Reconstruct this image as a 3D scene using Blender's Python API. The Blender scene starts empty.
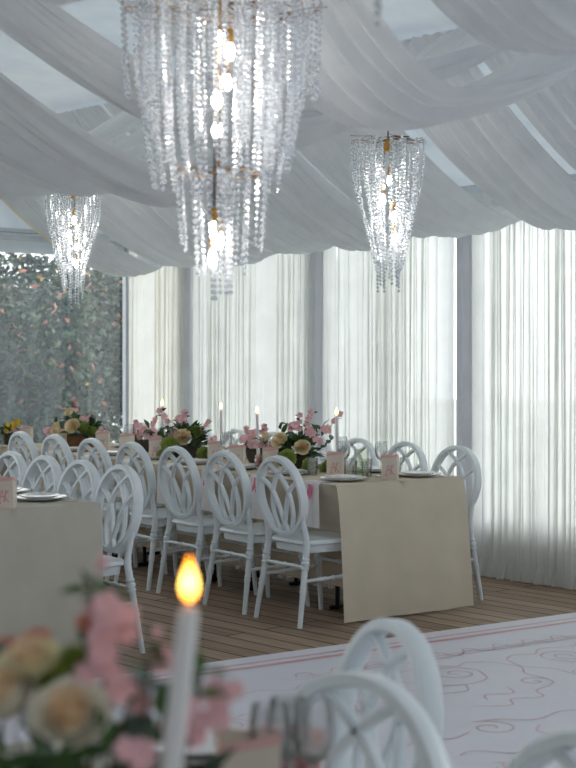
import bpy, math, random
from mathutils import Vector, Matrix, Quaternion
rnd = random.Random(7)
S = bpy.context.scene
COL = S.collection
PI = math.pi
EYE = 1.47            # eye height
F = 1500.0            # focal length in pixels of the 576x768 frame

# ------------------------------------------------------------------ helpers
def floor_at(x, y, h=0.0):
    s = (y - 353) / (EYE - h)
    return Vector(((x - 288) / s, F / s, h))

def at(x, y, d):
    return Vector(((x - 288) * d / F, d, EYE - (y - 353) * d / F))

class MB:
    def __init__(self):
        self.v = []; self.f = []; self.m = []
    def quad(self, a, b, c, d, m=0):
        n = len(self.v); self.v += [Vector(p) for p in (a, b, c, d)]
        self.f.append((n, n+1, n+2, n+3)); self.m.append(m)
    def grid(self, rows, m=0, closed=False):
        n = len(self.v); w = len(rows[0])
        for r in rows: self.v += [Vector(p) for p in r]
        for i in range(len(rows)-1):
            for j in range(w if closed else w-1):
                j2 = (j+1) % w
                self.f.append((n+i*w+j, n+i*w+j2, n+(i+1)*w+j2, n+(i+1)*w+j)); self.m.append(m)
    def cap(self, pts, m=0):
        n = len(self.v); self.v += [Vector(p) for p in pts]
        self.f.append(tuple(range(n, n+len(pts)))); self.m.append(m)
    def box(self, c, s, m=0, M=None):
        n = len(self.v)
        for dx in (-.5, .5):
            for dy in (-.5, .5):
                for dz in (-.5, .5):
                    p = Vector((c[0]+dx*s[0], c[1]+dy*s[1], c[2]+dz*s[2]))
                    self.v.append(M @ p if M else p)
        for q in ((0,1,3,2),(4,6,7,5),(0,4,5,1),(2,3,7,6),(0,2,6,4),(1,5,7,3)):
            self.f.append(tuple(n+k for k in q)); self.m.append(m)
    def lathe(self, prof, seg=16, c=(0,0,0), m=0, M=None):
        rows = []
        for r, z in prof:
            row = []
            for k in range(seg):
                a = 2*PI*k/seg
                p = Vector((c[0]+r*math.cos(a), c[1]+r*math.sin(a), c[2]+z))
                row.append(M @ p if M else p)
            rows.append(row)
        self.grid(rows, m, closed=True)
        if prof[0][0] > 1e-5: self.cap(rows[0][::-1], m)
        if prof[-1][0] > 1e-5: self.cap(rows[-1], m)
    def tube(self, pts, rad, seg=8, m=0, capped=True):
        pts = [Vector(p) for p in pts]; N = len(pts)
        if not hasattr(rad, '__len__'): rad = [rad]*N
        up = None; rows = []
        for i, p in enumerate(pts):
            t = (pts[min(i+1, N-1)] - pts[max(i-1, 0)]).normalized()
            if up is None:
                up = Vector((0,0,1)) if abs(t.z) < .9 else Vector((1,0,0))
            x = up.cross(t)
            if x.length < 1e-6: x = Vector((0,1,0)).cross(t)
            x.normalize(); y = t.cross(x); up = y
            rows.append([p + rad[i]*(math.cos(2*PI*k/seg)*x + math.sin(2*PI*k/seg)*y) for k in range(seg)])
        self.grid(rows, m, closed=True)
        if capped: self.cap(rows[0][::-1], m); self.cap(rows[-1], m)
    def strap(self, pts, w, d, normal, m=0, closed=False, bev=.25):
        """flat strap: w in the plane across the path, d along 'normal' (a fixed direction)"""
        pts = [Vector(p) for p in pts]; N = len(pts); nrm = Vector(normal).normalized(); rows = []
        b = bev
        sec = [(-1,-1+b),(-1+b,-1),(1-b,-1),(1,-1+b),(1,1-b),(1-b,1),(-1+b,1),(-1,1-b)]
        for i in range(N):
            if closed: t = pts[(i+1) % N] - pts[(i-1) % N]
            else: t = pts[min(i+1, N-1)] - pts[max(i-1, 0)]
            t.normalize(); x = nrm.cross(t).normalized()
            rows.append([pts[i] + x*(sx*w/2) + nrm*(sy*d/2) for sx, sy in sec])
        if closed: rows.append(rows[0])
        self.grid(rows, m, closed=True)
        if not closed: self.cap(rows[0][::-1], m); self.cap(rows[-1], m)
    def ball(self, c, r, seg=10, rings=6, m=0, sc=(1,1,1), M=None):
        rows = []
        for i in range(rings+1):
            th = PI*i/rings
            row = []
            for k in range(seg):
                p = Vector((c[0]+sc[0]*r*math.sin(th)*math.cos(2*PI*k/seg), c[1]+sc[1]*r*math.sin(th)*math.sin(2*PI*k/seg), c[2]-sc[2]*r*math.cos(th)))
                row.append(M @ p if M else p)
            rows.append(row)
        self.grid(rows, m, closed=True)
    def build(self, name, mats, parent=None, smooth=True, loc=None):
        me = bpy.data.meshes.new(name)
        me.from_pydata([tuple(p) for p in self.v], [], self.f)
        if not isinstance(mats, (list, tuple)): mats = [mats]
        for x in mats: me.materials.append(x)
        me.polygons.foreach_set('material_index', self.m)
        if smooth:
            me.polygons.foreach_set('use_smooth', [True]*len(self.f))
        me.update()
        import bmesh
        bm = bmesh.new(); bm.from_mesh(me)
        bmesh.ops.remove_doubles(bm, verts=bm.verts, dist=1e-6)
        bmesh.ops.recalc_face_normals(bm, faces=bm.faces)
        bm.to_mesh(me); bm.free()
        if smooth:
            try: me.set_sharp_from_angle(angle=math.radians(50))
            except Exception: pass
        o = bpy.data.objects.new(name, me); COL.objects.link(o)
        if parent: o.parent = parent
        if loc is not None: o.location = loc
        return o

def tag(o, label=None, cat=None, group=None, kind=None):
    if label: o['label'] = label
    if cat: o['category'] = cat
    if group: o['group'] = group
    if kind: o['kind'] = kind
    return o
def thing(name, label, cat, loc=(0,0,0), rz=0, group=None):
    o = bpy.data.objects.new(name, None); COL.objects.link(o)
    o.empty_display_size = .05
    o.location = loc; o.rotation_euler = (0,0,rz)
    return tag(o, label, cat, group)
def dup(root, loc, rz, label=None, group=None, scale=None):
    r = root.copy(); COL.objects.link(r); r.location = loc; r.rotation_euler = (0,0,rz)
    if scale: r.scale = scale
    if label: r['label'] = label
    if group: r['group'] = group
    for ch in [o for o in root.children]:
        c = ch.copy(); COL.objects.link(c); c.parent = r
        for g in [o for o in ch.children]:
            d = g.copy(); COL.objects.link(d); d.parent = c
    return r
ORD = ['nearest','second','third','fourth','fifth','sixth','seventh','eighth','ninth','tenth','eleventh','twelfth','thirteenth','fourteenth']

# ------------------------------------------------------------------ materials
def newmat(name):
    m = bpy.data.materials.new(name); m.use_nodes = True
    nt = m.node_tree; nt.nodes.clear()
    out = nt.nodes.new('ShaderNodeOutputMaterial')
    return m, nt, out
def lin(c):
    return tuple(((x/255)/12.92 if x/255 <= .04045 else ((x/255+.055)/1.055)**2.4) for x in c)
def mat(name, col, rough=.5, metal=0, var=.06, scale=12, bump=0, bscale=200, spec=.5, trans=0, ior=1.45, coat=0):
    m, nt, out = newmat(name)
    p = nt.nodes.new('ShaderNodeBsdfPrincipled')
    tc = nt.nodes.new('ShaderNodeTexCoord')
    n = nt.nodes.new('ShaderNodeTexNoise'); n.inputs['Scale'].default_value = scale; n.inputs['Detail'].default_value = 3
    nt.links.new(tc.outputs['Object'], n.inputs['Vector'])
    r = nt.nodes.new('ShaderNodeValToRGB')
    c = lin(col)
    r.color_ramp.elements[0].position = .3; r.color_ramp.elements[1].position = .7
    r.color_ramp.elements[0].color = tuple(x*(1-var) for x in c)+(1,)
    r.color_ramp.elements[1].color = tuple(min(1, x*(1+var)) for x in c)+(1,)
    nt.links.new(n.outputs['Fac'], r.inputs['Fac'])
    nt.links.new(r.outputs['Color'], p.inputs['Base Color'])
    p.inputs['Roughness'].default_value = rough; p.inputs['Metallic'].default_value = metal
    p.inputs['Specular IOR Level'].default_value = spec
    p.inputs['Transmission Weight'].default_value = trans; p.inputs['IOR'].default_value = ior
    p.inputs['Coat Weight'].default_value = coat
    if bump:
        b = nt.nodes.new('ShaderNodeTexNoise'); b.inputs['Scale'].default_value = bscale
        nt.links.new(tc.outputs['Object'], b.inputs['Vector'])
        bn = nt.nodes.new('ShaderNodeBump'); bn.inputs['Strength'].default_value = bump; bn.inputs['Distance'].default_value = .002
        nt.links.new(b.outputs['Fac'], bn.inputs['Height']); nt.links.new(bn.outputs['Normal'], p.inputs['Normal'])
    nt.links.new(p.outputs['BSDF'], out.inputs['Surface'])
    return m
def cloth_mat(name, col, tcol=None, wd=.6, wt=.4, wp=0.0, noise=.04):
    """thin fabric: diffuse + translucent (+ open weave)"""
    m, nt, out = newmat(name)
    tc = nt.nodes.new('ShaderNodeTexCoord')
    n = nt.nodes.new('ShaderNodeTexNoise'); n.inputs['Scale'].default_value = 6; n.inputs['Detail'].default_value = 4
    nt.links.new(tc.outputs['Object'], n.inputs['Vector'])
    r = nt.nodes.new('ShaderNodeValToRGB'); c = lin(col)
    r.color_ramp.elements[0].position = .3; r.color_ramp.elements[1].position = .7
    r.color_ramp.elements[0].color = tuple(x*(1-noise) for x in c)+(1,)
    r.color_ramp.elements[1].color = tuple(min(.95, x*(1+noise)) for x in c)+(1,)
    nt.links.new(n.outputs['Fac'], r.inputs['Fac'])
    d = nt.nodes.new('ShaderNodeBsdfDiffuse'); t = nt.nodes.new('ShaderNodeBsdfTranslucent')
    nt.links.new(r.outputs['Color'], d.inputs['Color'])
    if tcol: t.inputs['Color'].default_value = lin(tcol)+(1,)
    else: nt.links.new(r.outputs['Color'], t.inputs['Color'])
    mx = nt.nodes.new('ShaderNodeMixShader'); mx.inputs['Fac'].default_value = wt/(wd+wt)
    nt.links.new(d.outputs[0], mx.inputs[1]); nt.links.new(t.outputs[0], mx.inputs[2])
    w = nt.nodes.new('ShaderNodeTexNoise'); w.inputs['Scale'].default_value = 350
    nt.links.new(tc.outputs['Object'], w.inputs['Vector'])
    bn = nt.nodes.new('ShaderNodeBump'); bn.inputs['Strength'].default_value = .15; bn.inputs['Distance'].default_value = .001
    nt.links.new(w.outputs['Fac'], bn.inputs['Height'])
    nt.links.new(bn.outputs['Normal'], d.inputs['Normal'])
    last = mx
    if wp > 0:
        tr = nt.nodes.new('ShaderNodeBsdfTransparent')
        m2 = nt.nodes.new('ShaderNodeMixShader'); m2.inputs['Fac'].default_value = wp
        nt.links.new(mx.outputs[0], m2.inputs[1]); nt.links.new(tr.outputs[0], m2.inputs[2]); last = m2
    nt.links.new(last.outputs[0], out.inputs['Surface'])
    return m
def emit_mat(name, col, strength):
    m, nt, out = newmat(name)
    e = nt.nodes.new('ShaderNodeEmission'); e.inputs['Color'].default_value = lin(col)+(1,); e.inputs['Strength'].default_value = strength
    nt.links.new(e.outputs[0], out.inputs['Surface']); return m
def clear_mat(name, gloss=.08, tint=(1,1,1), haze=0.0, hazecol=(200,210,220), rough=.02, fres=1.0):
    """thin clear sheet: mostly straight-through, with a reflection and a little haze"""
    m, nt, out = newmat(name)
    tr = nt.nodes.new('ShaderNodeBsdfTransparent'); tr.inputs['Color'].default_value = tuple(tint)+(1,)
    g = nt.nodes.new('ShaderNodeBsdfGlossy'); g.inputs['Roughness'].default_value = rough
    fr = nt.nodes.new('ShaderNodeFresnel'); fr.inputs['IOR'].default_value = 1.45
    mul = nt.nodes.new('ShaderNodeMath'); mul.operation = 'MULTIPLY_ADD'; mul.inputs[1].default_value = 1.0; mul.inputs[2].default_value = gloss
    nt.links.new(fr.outputs[0], mul.inputs[0]); mul.inputs[1].default_value = fres
    mx = nt.nodes.new('ShaderNodeMixShader'); nt.links.new(mul.outputs[0], mx.inputs['Fac'])
    nt.links.new(tr.outputs[0], mx.inputs[1]); nt.links.new(g.outputs[0], mx.inputs[2]); last = mx
    if haze:
        d = nt.nodes.new('ShaderNodeBsdfTranslucent'); d.inputs['Color'].default_value = lin(hazecol)+(1,)
        tc = nt.nodes.new('ShaderNodeTexCoord'); n = nt.nodes.new('ShaderNodeTexNoise'); n.inputs['Scale'].default_value = 1.5; n.inputs['Detail'].default_value = 5
        mp = nt.nodes.new('ShaderNodeMapping'); mp.inputs['Scale'].default_value = (6, 6, .8)
        nt.links.new(tc.outputs['Object'], mp.inputs['Vector']); nt.links.new(mp.outputs[0], n.inputs['Vector'])
        m3 = nt.nodes.new('ShaderNodeMath'); m3.operation = 'MULTIPLY'; m3.inputs[1].default_value = haze*2
        nt.links.new(n.outputs['Fac'], m3.inputs[0])
        m2 = nt.nodes.new('ShaderNodeMixShader'); nt.links.new(m3.outputs[0], m2.inputs['Fac'])
        nt.links.new(last.outputs[0], m2.inputs[1]); nt.links.new(d.outputs[0], m2.inputs[2]); last = m2
    nt.links.new(last.outputs[0], out.inputs['Surface']); return m

M_chair = mat('white_resin', (230,238,243), rough=.35, var=.02, scale=30)
M_drape = cloth_mat('ceiling_chiffon', (236,237,238), wd=.62, wt=.38)
M_sheer = cloth_mat('sheer_voile', (243,244,241), wd=.30, wt=.70, wp=.10)
M_sheer_cream = cloth_mat('cream_voile', (248,246,239), wd=.3, wt=.7, wp=.08)
M_membrane = cloth_mat('roof_membrane', (240,244,248), wd=.76, wt=.24)
M_tentside = cloth_mat('tent_side', (222,222,222), wd=.90, wt=.10)
M_post = cloth_mat('grey_post_wrap', (226,228,232), wd=.7, wt=.3)
M_edge = cloth_mat('cream_edging', (238,228,205), wd=.6, wt=.4)
M_kneewall = mat('white_sill_panel', (225,228,232), rough=.6)
M_frame = mat('white_frame', (205,210,216), rough=.5)
M_pane = clear_mat('window_pane', gloss=.02)
M_film = clear_mat('window_film', gloss=.03, haze=.045, hazecol=(190,205,215), rough=.06)
M_cloth = cloth_mat('cream_satin', (214,203,184), wd=.95, wt=.05)
M_cloth2 = cloth_mat('ivory_satin', (205,200,188), wd=.95, wt=.05)
M_napkin = cloth_mat('napkin_white', (240,232,232), wd=.9, wt=.1)
M_ribbon = cloth_mat('pink_ribbon', (232,140,170), wd=.9, wt=.1)
M_black = mat('black_steel', (22,22,24), rough=.45)
M_wood = mat('table_board', (150,120,90), rough=.6)
M_porc = mat('porcelain', (240,240,240), rough=.15, var=.01)
M_steel = mat('steel', (200,200,205), rough=.2, metal=1)
M_gold = mat('brass', (205,150,70), rough=.28, metal=1)
M_bronze = mat('bronze_branch', (120,92,64), rough=.45, metal=.7)
M_cord = mat('dark_cord', (60,50,45), rough=.6)
M_wax = mat('white_wax', (238,236,238), rough=.45, var=.01)
M_paper = cloth_mat('printed_paper', (240,228,216), wd=.85, wt=.15)
M_paperpink = cloth_mat('pink_paper', (240,196,192), wd=.85, wt=.15)
M_print = mat('pink_print', (226,168,166), rough=.7)
M_red = mat('red_jelly', (190,40,45), rough=.25)
M_green_glass = clear_mat('jug_glass', gloss=.06, tint=(.95,.97,.93), rough=.03, fres=.4)
M_glass = clear_mat('clear_glass', gloss=.13, tint=(.97,.98,.985), rough=.05, fres=.6)
M_rose = mat('cream_petal', (252,247,234), rough=.6, var=.04)
M_rosein = mat('peach_petal', (250,226,192), rough=.6, var=.05)
M_yrose = mat('butter_petal', (250,240,205), rough=.6)
M_pink = mat('pink_petal', (240,192,198), rough=.6, var=.12, scale=60)
M_coral = mat('coral_petal', (236,178,156), rough=.6, var=.1)
M_mum = mat('lime_petal', (160,178,95), rough=.6, var=.15, scale=60)
M_leaf = mat('leaf', (62,96,48), rough=.5, var=.25, scale=20)
M_leaf2 = mat('eucalyptus', (98,122,108), rough=.55, var=.2, scale=20)
M_leafdark = mat('dark_leaf', (36,58,36), rough=.5, var=.25, scale=20)
M_stem = mat('stem', (86,66,52), rough=.7)
M_yellow = mat('yellow_petal', (240,205,60), rough=.6)
M_bowl = mat('dark_bowl', (70,66,60), rough=.5)
M_basket = mat('wood_box', (128,92,62), rough=.7, var=.2, scale=40)
M_bulb = emit_mat('lit_bulb', (255,250,240), 60)

def crystal_mat():
    m, nt, out = newmat('crystal')
    g = nt.nodes.new('ShaderNodeBsdfGlass'); g.inputs['IOR'].default_value = 1.55; g.inputs['Roughness'].default_value = .03
    gl = nt.nodes.new('ShaderNodeBsdfGlossy'); gl.inputs['Roughness'].default_value = .12; gl.inputs['Color'].default_value = (.95,.97,1,1)
    tl = nt.nodes.new('ShaderNodeBsdfTranslucent'); tl.inputs['Color'].default_value = (.9,.93,.98,1)
    a = nt.nodes.new('ShaderNodeMixShader'); a.inputs['Fac'].default_value = .50
    nt.links.new(g.outputs[0], a.inputs[1]); nt.links.new(gl.outputs[0], a.inputs[2])
    b = nt.nodes.new('ShaderNodeMixShader'); b.inputs['Fac'].default_value = .40
    nt.links.new(a.outputs[0], b.inputs[1]); nt.links.new(tl.outputs[0], b.inputs[2])
    nt.links.new(b.outputs[0], out.inputs['Surface']); return m
M_crystal = crystal_mat()

def flame_mat(strength, inner, outer):
    m, nt, out = newmat('flame')
    lw = nt.nodes.new('ShaderNodeTexCoord'); sx = nt.nodes.new('ShaderNodeSeparateXYZ')
    nt.links.new(lw.outputs['Generated'], sx.inputs[0])
    r = nt.nodes.new('ShaderNodeValToRGB')
    r.color_ramp.elements[0].position = .05; r.color_ramp.elements[1].position = .95
    r.color_ramp.elements[0].color = lin(outer)+(1,); r.color_ramp.elements[1].color = lin(outer)+(1,)
    e2 = r.color_ramp.elements.new(.45); e2.color = lin(inner)+(1,)
    nt.links.new(sx.outputs['Z'], r.inputs['Fac'])
    e = nt.nodes.new('ShaderNodeEmission'); e.inputs['Strength'].default_value = strength
    nt.links.new(r.outputs['Color'], e.inputs['Color']); nt.links.new(e.outputs[0], out.inputs['Surface'])
    return m
M_flame = flame_mat(5.0, (255,225,140), (255,165,60))

def boards_mat():
    m, nt, out = newmat('deck_boards')
    p = nt.nodes.new('ShaderNodeBsdfPrincipled'); p.inputs['Roughness'].default_value = .62; p.inputs['Specular IOR Level'].default_value = .3
    tc = nt.nodes.new('ShaderNodeTexCoord')
    br = nt.nodes.new('ShaderNodeTexBrick'); br.offset = .37; br.inputs['Scale'].default_value = 1
    br.inputs['Brick Width'].default_value = 3.1; br.inputs['Row Height'].default_value = .135
    br.inputs['Mortar Size'].default_value = .0075; br.inputs['Mortar Smooth'].default_value = .2
    br.inputs['Color1'].default_value = lin((176,152,130))+(1,); br.inputs['Color2'].default_value = lin((150,128,108))+(1,)
    br.inputs['Mortar'].default_value = lin((60,50,44))+(1,)
    nt.links.new(tc.outputs['Object'], br.inputs['Vector'])
    mp = nt.nodes.new('ShaderNodeMapping'); mp.inputs['Scale'].default_value = (1.2, 26, 1)
    nt.links.new(tc.outputs['Object'], mp.inputs['Vector'])
    n = nt.nodes.new('ShaderNodeTexNoise'); n.inputs['Scale'].default_value = 2.2; n.inputs['Detail'].default_value = 6
    nt.links.new(mp.outputs[0], n.inputs['Vector'])
    r = nt.nodes.new('ShaderNodeValToRGB'); r.color_ramp.elements[0].position = .3; r.color_ramp.elements[1].position = .72
    r.color_ramp.elements[0].color = (.55,.53,.52,1); r.color_ramp.elements[1].color = (1.1,1.1,1.1,1)
    nt.links.new(n.outputs['Fac'], r.inputs['Fac'])
    mx = nt.nodes.new('ShaderNodeMix'); mx.data_type = 'RGBA'; mx.blend_type = 'MULTIPLY'; mx.inputs[0].default_value = 1
    nt.links.new(br.outputs['Color'], mx.inputs[6]); nt.links.new(r.outputs['Color'], mx.inputs[7])
    nt.links.new(mx.outputs[2], p.inputs['Base Color'])
    bn = nt.nodes.new('ShaderNodeBump'); bn.inputs['Strength'].default_value = .6; bn.inputs['Distance'].default_value = .006; bn.invert = True
    nt.links.new(br.outputs['Fac'], bn.inputs['Height']); nt.links.new(bn.outputs['Normal'], p.inputs['Normal'])
    nt.links.new(p.outputs[0], out.inputs['Surface']); return m
M_boards = boards_mat()
M_carpet = mat('white_carpet', (222,221,230), rough=.5, var=.015, scale=3)
M_carpetprint = mat('rose_print', (216,192,198), rough=.5, var=.05)
M_carpetline = mat('rose_border', (212,166,174), rough=.5, var=.05)
M_bounce_ground = mat('bounce_ground', (196,198,190), rough=.9, var=.12, scale=4)  # outside ground made pale to bounce daylight up into the curtains
M_bark = mat('bark', (62,54,48), rough=.9, var=.3, scale=14)
TREE_M = [mat('foliage_a', (50,70,56), rough=.6, var=.25), mat('foliage_b', (78,96,74), rough=.6, var=.25), mat('foliage_c', (32,48,42), rough=.6, var=.25),
          mat('foliage_gold', (178,138,70), rough=.6, var=.2), mat('foliage_rose', (168,112,100), rough=.6, var=.2)]

# ------------------------------------------------------------------ room frame
P0 = Vector((1.527, 9.58, 0)); WA = math.radians(42)
N_ = Vector((math.cos(WA), math.sin(WA), 0))      # towards the curtain wall
W_ = Vector((-math.sin(WA), math.cos(WA), 0))     # along the wall, away to the left
def R(a, b, h=0.0):                                # a along the wall, b out from the wall into the room
    p = P0 + W_*a - N_*b; p.z = h; return p
RZ_wall = math.atan2(W_.y, W_.x)

A_GABLE = 4.32; A_NEAR = -8.5; B_FAR = 9.5
# floor: local x along the boards
fm = MB()
fm.box((0,0,-.04), (A_GABLE-A_NEAR+.3, B_FAR+.5, .08))
fl = fm.build('floor', M_boards, smooth=False)
cc = R((A_GABLE+A_NEAR)/2+.05, B_FAR/2-.15); fl.location = cc; fl.rotation_euler = (0,0,RZ_wall)
tag(fl, kind='structure')

# carpet / dance-floor sheet with printed border and scrolls
c0 = floor_at(145,672); c1 = floor_at(576,613)
cd = (c1-c0).normalized(); cn = Vector((cd.y, -cd.x, 0))   # cn points towards the camera side
cp = MB()
cL, cR, cDp = -1.9, 3.3, 6.2
a_, b_ = c0+cd*cL, c0+cd*cR
top = [a_, b_, b_+cn*cDp, a_+cn*cDp]
cp.cap([p+Vector((0,0,.004)) for p in top]); cp.cap([p+Vector((0,0,.0)) for p in top[::-1]])
for i in range(4):
    p, q = top[i], top[(i+1)%4]; cp.quad(p, q, q+Vector((0,0,.004)), p+Vector((0,0,.004)))
def ribbon(pts, w, m):
    pts = [Vector((p[0],p[1],.0052)) for p in pts]; rows = []
    for i in range(len(pts)):
        t = (pts[min(i+1,len(pts)-1)]-pts[max(i-1,0)])
        if t.length < 1e-6: t = Vector((1,0,0))
        t.normalize(); x = Vector((-t.y,t.x,0))
        k = min(1, .35+min(i, len(pts)-1-i)*.25)
        rows.append([pts[i]-x*w*k/2, pts[i]+x*w*k/2])
    cp.grid(rows, m)
def smooth_path(P, n=8):
    out = []
    for i in range(len(P)-1):
        p0, p1, p2, p3 = P[max(i-1,0)], P[i], P[i+1], P[min(i+2,len(P)-1)]
        for k in range(n):
            t = k/n
            out.append(tuple(.5*((2*p1[j])+(-p0[j]+p2[j])*t+(2*p0[j]-5*p1[j]+4*p2[j]-p3[j])*t*t+(-p0[j]+3*p1[j]-3*p2[j]+p3[j])*t**3) for j in range(len(p1))))
    out.append(tuple(P[-1])); return out
for off, w in ((.13,.022),(.21,.04)):
    p, q = c0+cd*(cL+off)+cn*off, c0+cd*(cR-off)+cn*off
    ribbon([p+(q-p)*(k/12) for k in range(13)], w, 2)
    q2 = c0+cd*(cL+off)+cn*(cDp-off); ribbon([p+(q2-p)*(k/12) for k in range(13)], w, 2)
def C2(s, t):   # carpet coordinates: s along the edge, t in from it
    return c0+cd*s+cn*t
def scroll(s, t, r, turns, start, direction, w=.012):
    pts = []
    n = int(26*turns)
    for k in range(n+1):
        f = k/n; rr = r*(1-f*.88); a = start+direction*2*PI*turns*f
        pts.append(C2(s+rr*math.cos(a), t+rr*math.sin(a)))
    ribbon(pts, w, 1)
def motif(s0, t0, k=1, flip=1):
    def q(pts, w=.011): ribbon([C2(s0+flip*x*k, t0+y*k) for x, y in smooth_path(pts)], w, 1)
    scroll(s0+flip*.30*k, t0+.10*k, .13*k, 1.7, PI if flip>0 else 0, flip)
    scroll(s0+flip*.72*k, t0-.06*k, .10*k, 1.5, -PI/2, -flip)
    scroll(s0+flip*.12*k, t0+.42*k, .09*k, 1.4, PI/2, flip)
    q([(.0,.0),(.10,-.06),(.2,-.02),(.32,-.10),(.5,-.06),(.62,-.14),(.72,-.16)])
    q([(.17,.10),(.26,.26),(.42,.30),(.56,.22),(.62,.08),(.54,.0)])
    q([(.42,.30),(.5,.40),(.62,.38),(.7,.44),(.82,.36),(.9,.40),(1.02,.28)])
    q([(.56,.22),(.68,.26),(.78,.2),(.88,.24),(.98,.14),(1.06,.16)])
    q([(.82,-.06),(.94,-.02),(1.02,-.1),(1.12,-.04),(1.24,-.12),(1.36,-.08)])
    q([(.0,.0),(-.04,.16),(.04,.28),(.03,.42)])
    q([(.1,.52),(.24,.56),(.3,.66),(.44,.62),(.52,.7),(.66,.62)])
    q([(.30,.44),(.36,.54),(.48,.5),(.54,.58)])
    for i in range(5):
        q([(1.0+.05*i,.3+.03*i),(1.06+.05*i,.42+.02*i),(1.0+.05*i,.5+.04*i)], .012)
for s0, t0, k, fl_ in ((1.55,.75,1.0,1),(1.45,.75,1.0,-1),(1.5,1.75,1.15,1),(1.4,1.75,1.1,-1),(.0,1.0,.7,-1),(1.5,3.0,1,1),(1.4,3.0,1,-1)):
    motif(s0, t0, k, fl_)
for off in (.50,.545):
    ribbon([C2(.4+.2*k, off+.012*math.sin(k*1.9)) for k in range(14)], .012, 1)
for i in range(12):
    s = .5+.2*i
    ribbon([C2(x,y) for x,y in smooth_path([(s,.5),(s+.05,.44),(s+.1,.47),(s+.09,.52),(s+.15,.54),(s+.2,.5)])], .012, 1)
tag(cp.build('carpet', [M_carpet, M_carpetprint, M_carpetline], smooth=False), 'white floor carpet with pink double border and scroll print', 'carpet')

# back wall: sill panel, posts, window frames and panes
def wallbox(mb, a0, a1, b0, b1, h0, h1, m=0):
    ps = [R(a0,b0,h0),R(a1,b0,h0),R(a1,b1,h0),R(a0,b1,h0),R(a0,b0,h1),R(a1,b0,h1),R(a1,b1,h1),R(a0,b1,h1)]
    n = len(mb.v); mb.v += ps
    for q in ((0,3,2,1),(4,5,6,7),(0,1,5,4),(1,2,6,5),(2,3,7,6),(3,0,4,7)):
        mb.f.append(tuple(n+k for k in q)); mb.m.append(m)
wb = MB(); wallbox(wb, A_NEAR, A_GABLE+.1, -.22, -.15, 0, .33); wallbox(wb, A_NEAR, A_GABLE+.1, -.24, -.13, 2.42, 2.6)
tag(wb.build('wall_back', M_kneewall, smooth=False), kind='structure')
POSTS = [3.509, 1.974, .541, -.92, -2.4, -3.9, -5.4, -6.9]
edges = [A_GABLE]+POSTS+[A_NEAR]
for i, a in enumerate(POSTS):
    m = MB(); rows = []
    hw = .085
    for h in (0.0, .6, 1.2, 1.8, 2.5):
        row = []
        for k in range(13):
            t = k/12; row.append(R(a-hw+2*hw*t, -.03+.012*math.sin(t*PI*5)+.02*math.sin(PI*t), h))
        row += [R(a+hw, -.12, h), R(a-hw, -.12, h)]
        rows.append(row)
    m.grid(rows, 0, closed=True)
    tag(m.build('trim_%d' % (i+1), M_post), kind='structure')
for i in range(len(edges)-1):
    a1, a0 = edges[i]-.09, edges[i+1]+.09
    m = MB(); fw = .035
    wallbox(m, a0, a1, -.2, -.16, .33, .33+fw); wallbox(m, a0, a1, -.2, -.16, 2.42-fw, 2.42)
    wallbox(m, a0, a0+fw, -.2, -.16, .33, 2.42); wallbox(m, a1-fw, a1, -.2, -.16, .33, 2.42)
    w = m.build('window_%d' % (i+1), M_frame, smooth=False); tag(w, kind='structure')
    g = MB(); wallbox(g, a0+fw, a1-fw, -.183, -.177, .33+fw, 2.42-fw); g.build('pane', M_pane, w, smooth=False)

# gable end: low sill, posts, beam and clear film
def gable(mb, b0, b1, a0, a1, h0, h1): wallbox(mb, a0, a1, b0, b1, h0, h1)
g = MB(); gable(g, -.2, B_FAR, A_GABLE, A_GABLE+.06, 0, .25)
tag(g.build('wall_left', M_kneewall, smooth=False), kind='structure')
g = MB(); gable(g, -.2, B_FAR, A_GABLE-.01, A_GABLE+.07, 2.44, 2.47)
tag(g.build('trim_20', M_frame, smooth=False), kind='structure')
for i, b in enumerate((-.05, 4.75, 9.3)):
    g = MB(); gable(g, b-.05, b+.05, A_GABLE-.02, A_GABLE+.08, 0, 2.6)
    tag(g.build('trim_%d' % (21+i), M_frame, smooth=False), kind='structure')
for i, (b0, b1) in enumerate(((.0,4.70),(4.8,9.25))):
    m = MB(); gable(m, b0, b1, A_GABLE+.02, A_GABLE+.05, .25, .29); gable(m, b0, b1, A_GABLE+.02, A_GABLE+.05, 2.38, 2.42)
    w = m.build('window_%d' % (20+i), M_frame, smooth=False); tag(w, kind='structure')
    p = MB(); gable(p, b0, b1, A_GABLE+.033, A_GABLE+.037, .29, 2.38); p.build('pane', M_film, w, smooth=False)
# roof membrane
ROOF = [(-.35,2.55),(1.9,3.12),(4.75,3.55),(7.6,3.12),(9.85,2.55)]
m = MB(); lo = 2.28
for a in (A_GABLE+.055, A_GABLE+.065):
    m.cap([R(a,-.2,lo)]+[R(a,b,h-.01) for b,h in [(-.2,2.58)]+ROOF[1:4]+[(9.5,2.63)]]+[R(a,9.5,lo)])
tag(m.build('wall_left_sky_dimmer', M_membrane, smooth=False), kind='structure')  # panel added across the gable to dim the white sky above the trees
ROOF = [(-.35,2.55),(1.9,3.12),(4.75,3.55),(7.6,3.12),(9.85,2.55)]
m = MB()
m.grid([[R(A_NEAR-.3,b,h) for b,h in ROOF],[R(A_GABLE+.25,b,h) for b,h in ROOF]])
m.grid([[R(A_NEAR-.3,b,h+.02) for b,h in ROOF],[R(A_GABLE+.25,b,h+.02) for b,h in ROOF]])
tag(m.build('ceiling', M_membrane, smooth=False), kind='structure')
for i, (b, h) in enumerate(((1.9,3.07),(4.75,3.49),(7.6,3.07))):
    m = MB(); wallbox(m, A_NEAR, A_GABLE, b-.03, b+.03, h+.12, h+.18); tag(m.build('trim_%d' % (30+i), M_frame, smooth=False), kind='structure')

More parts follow.
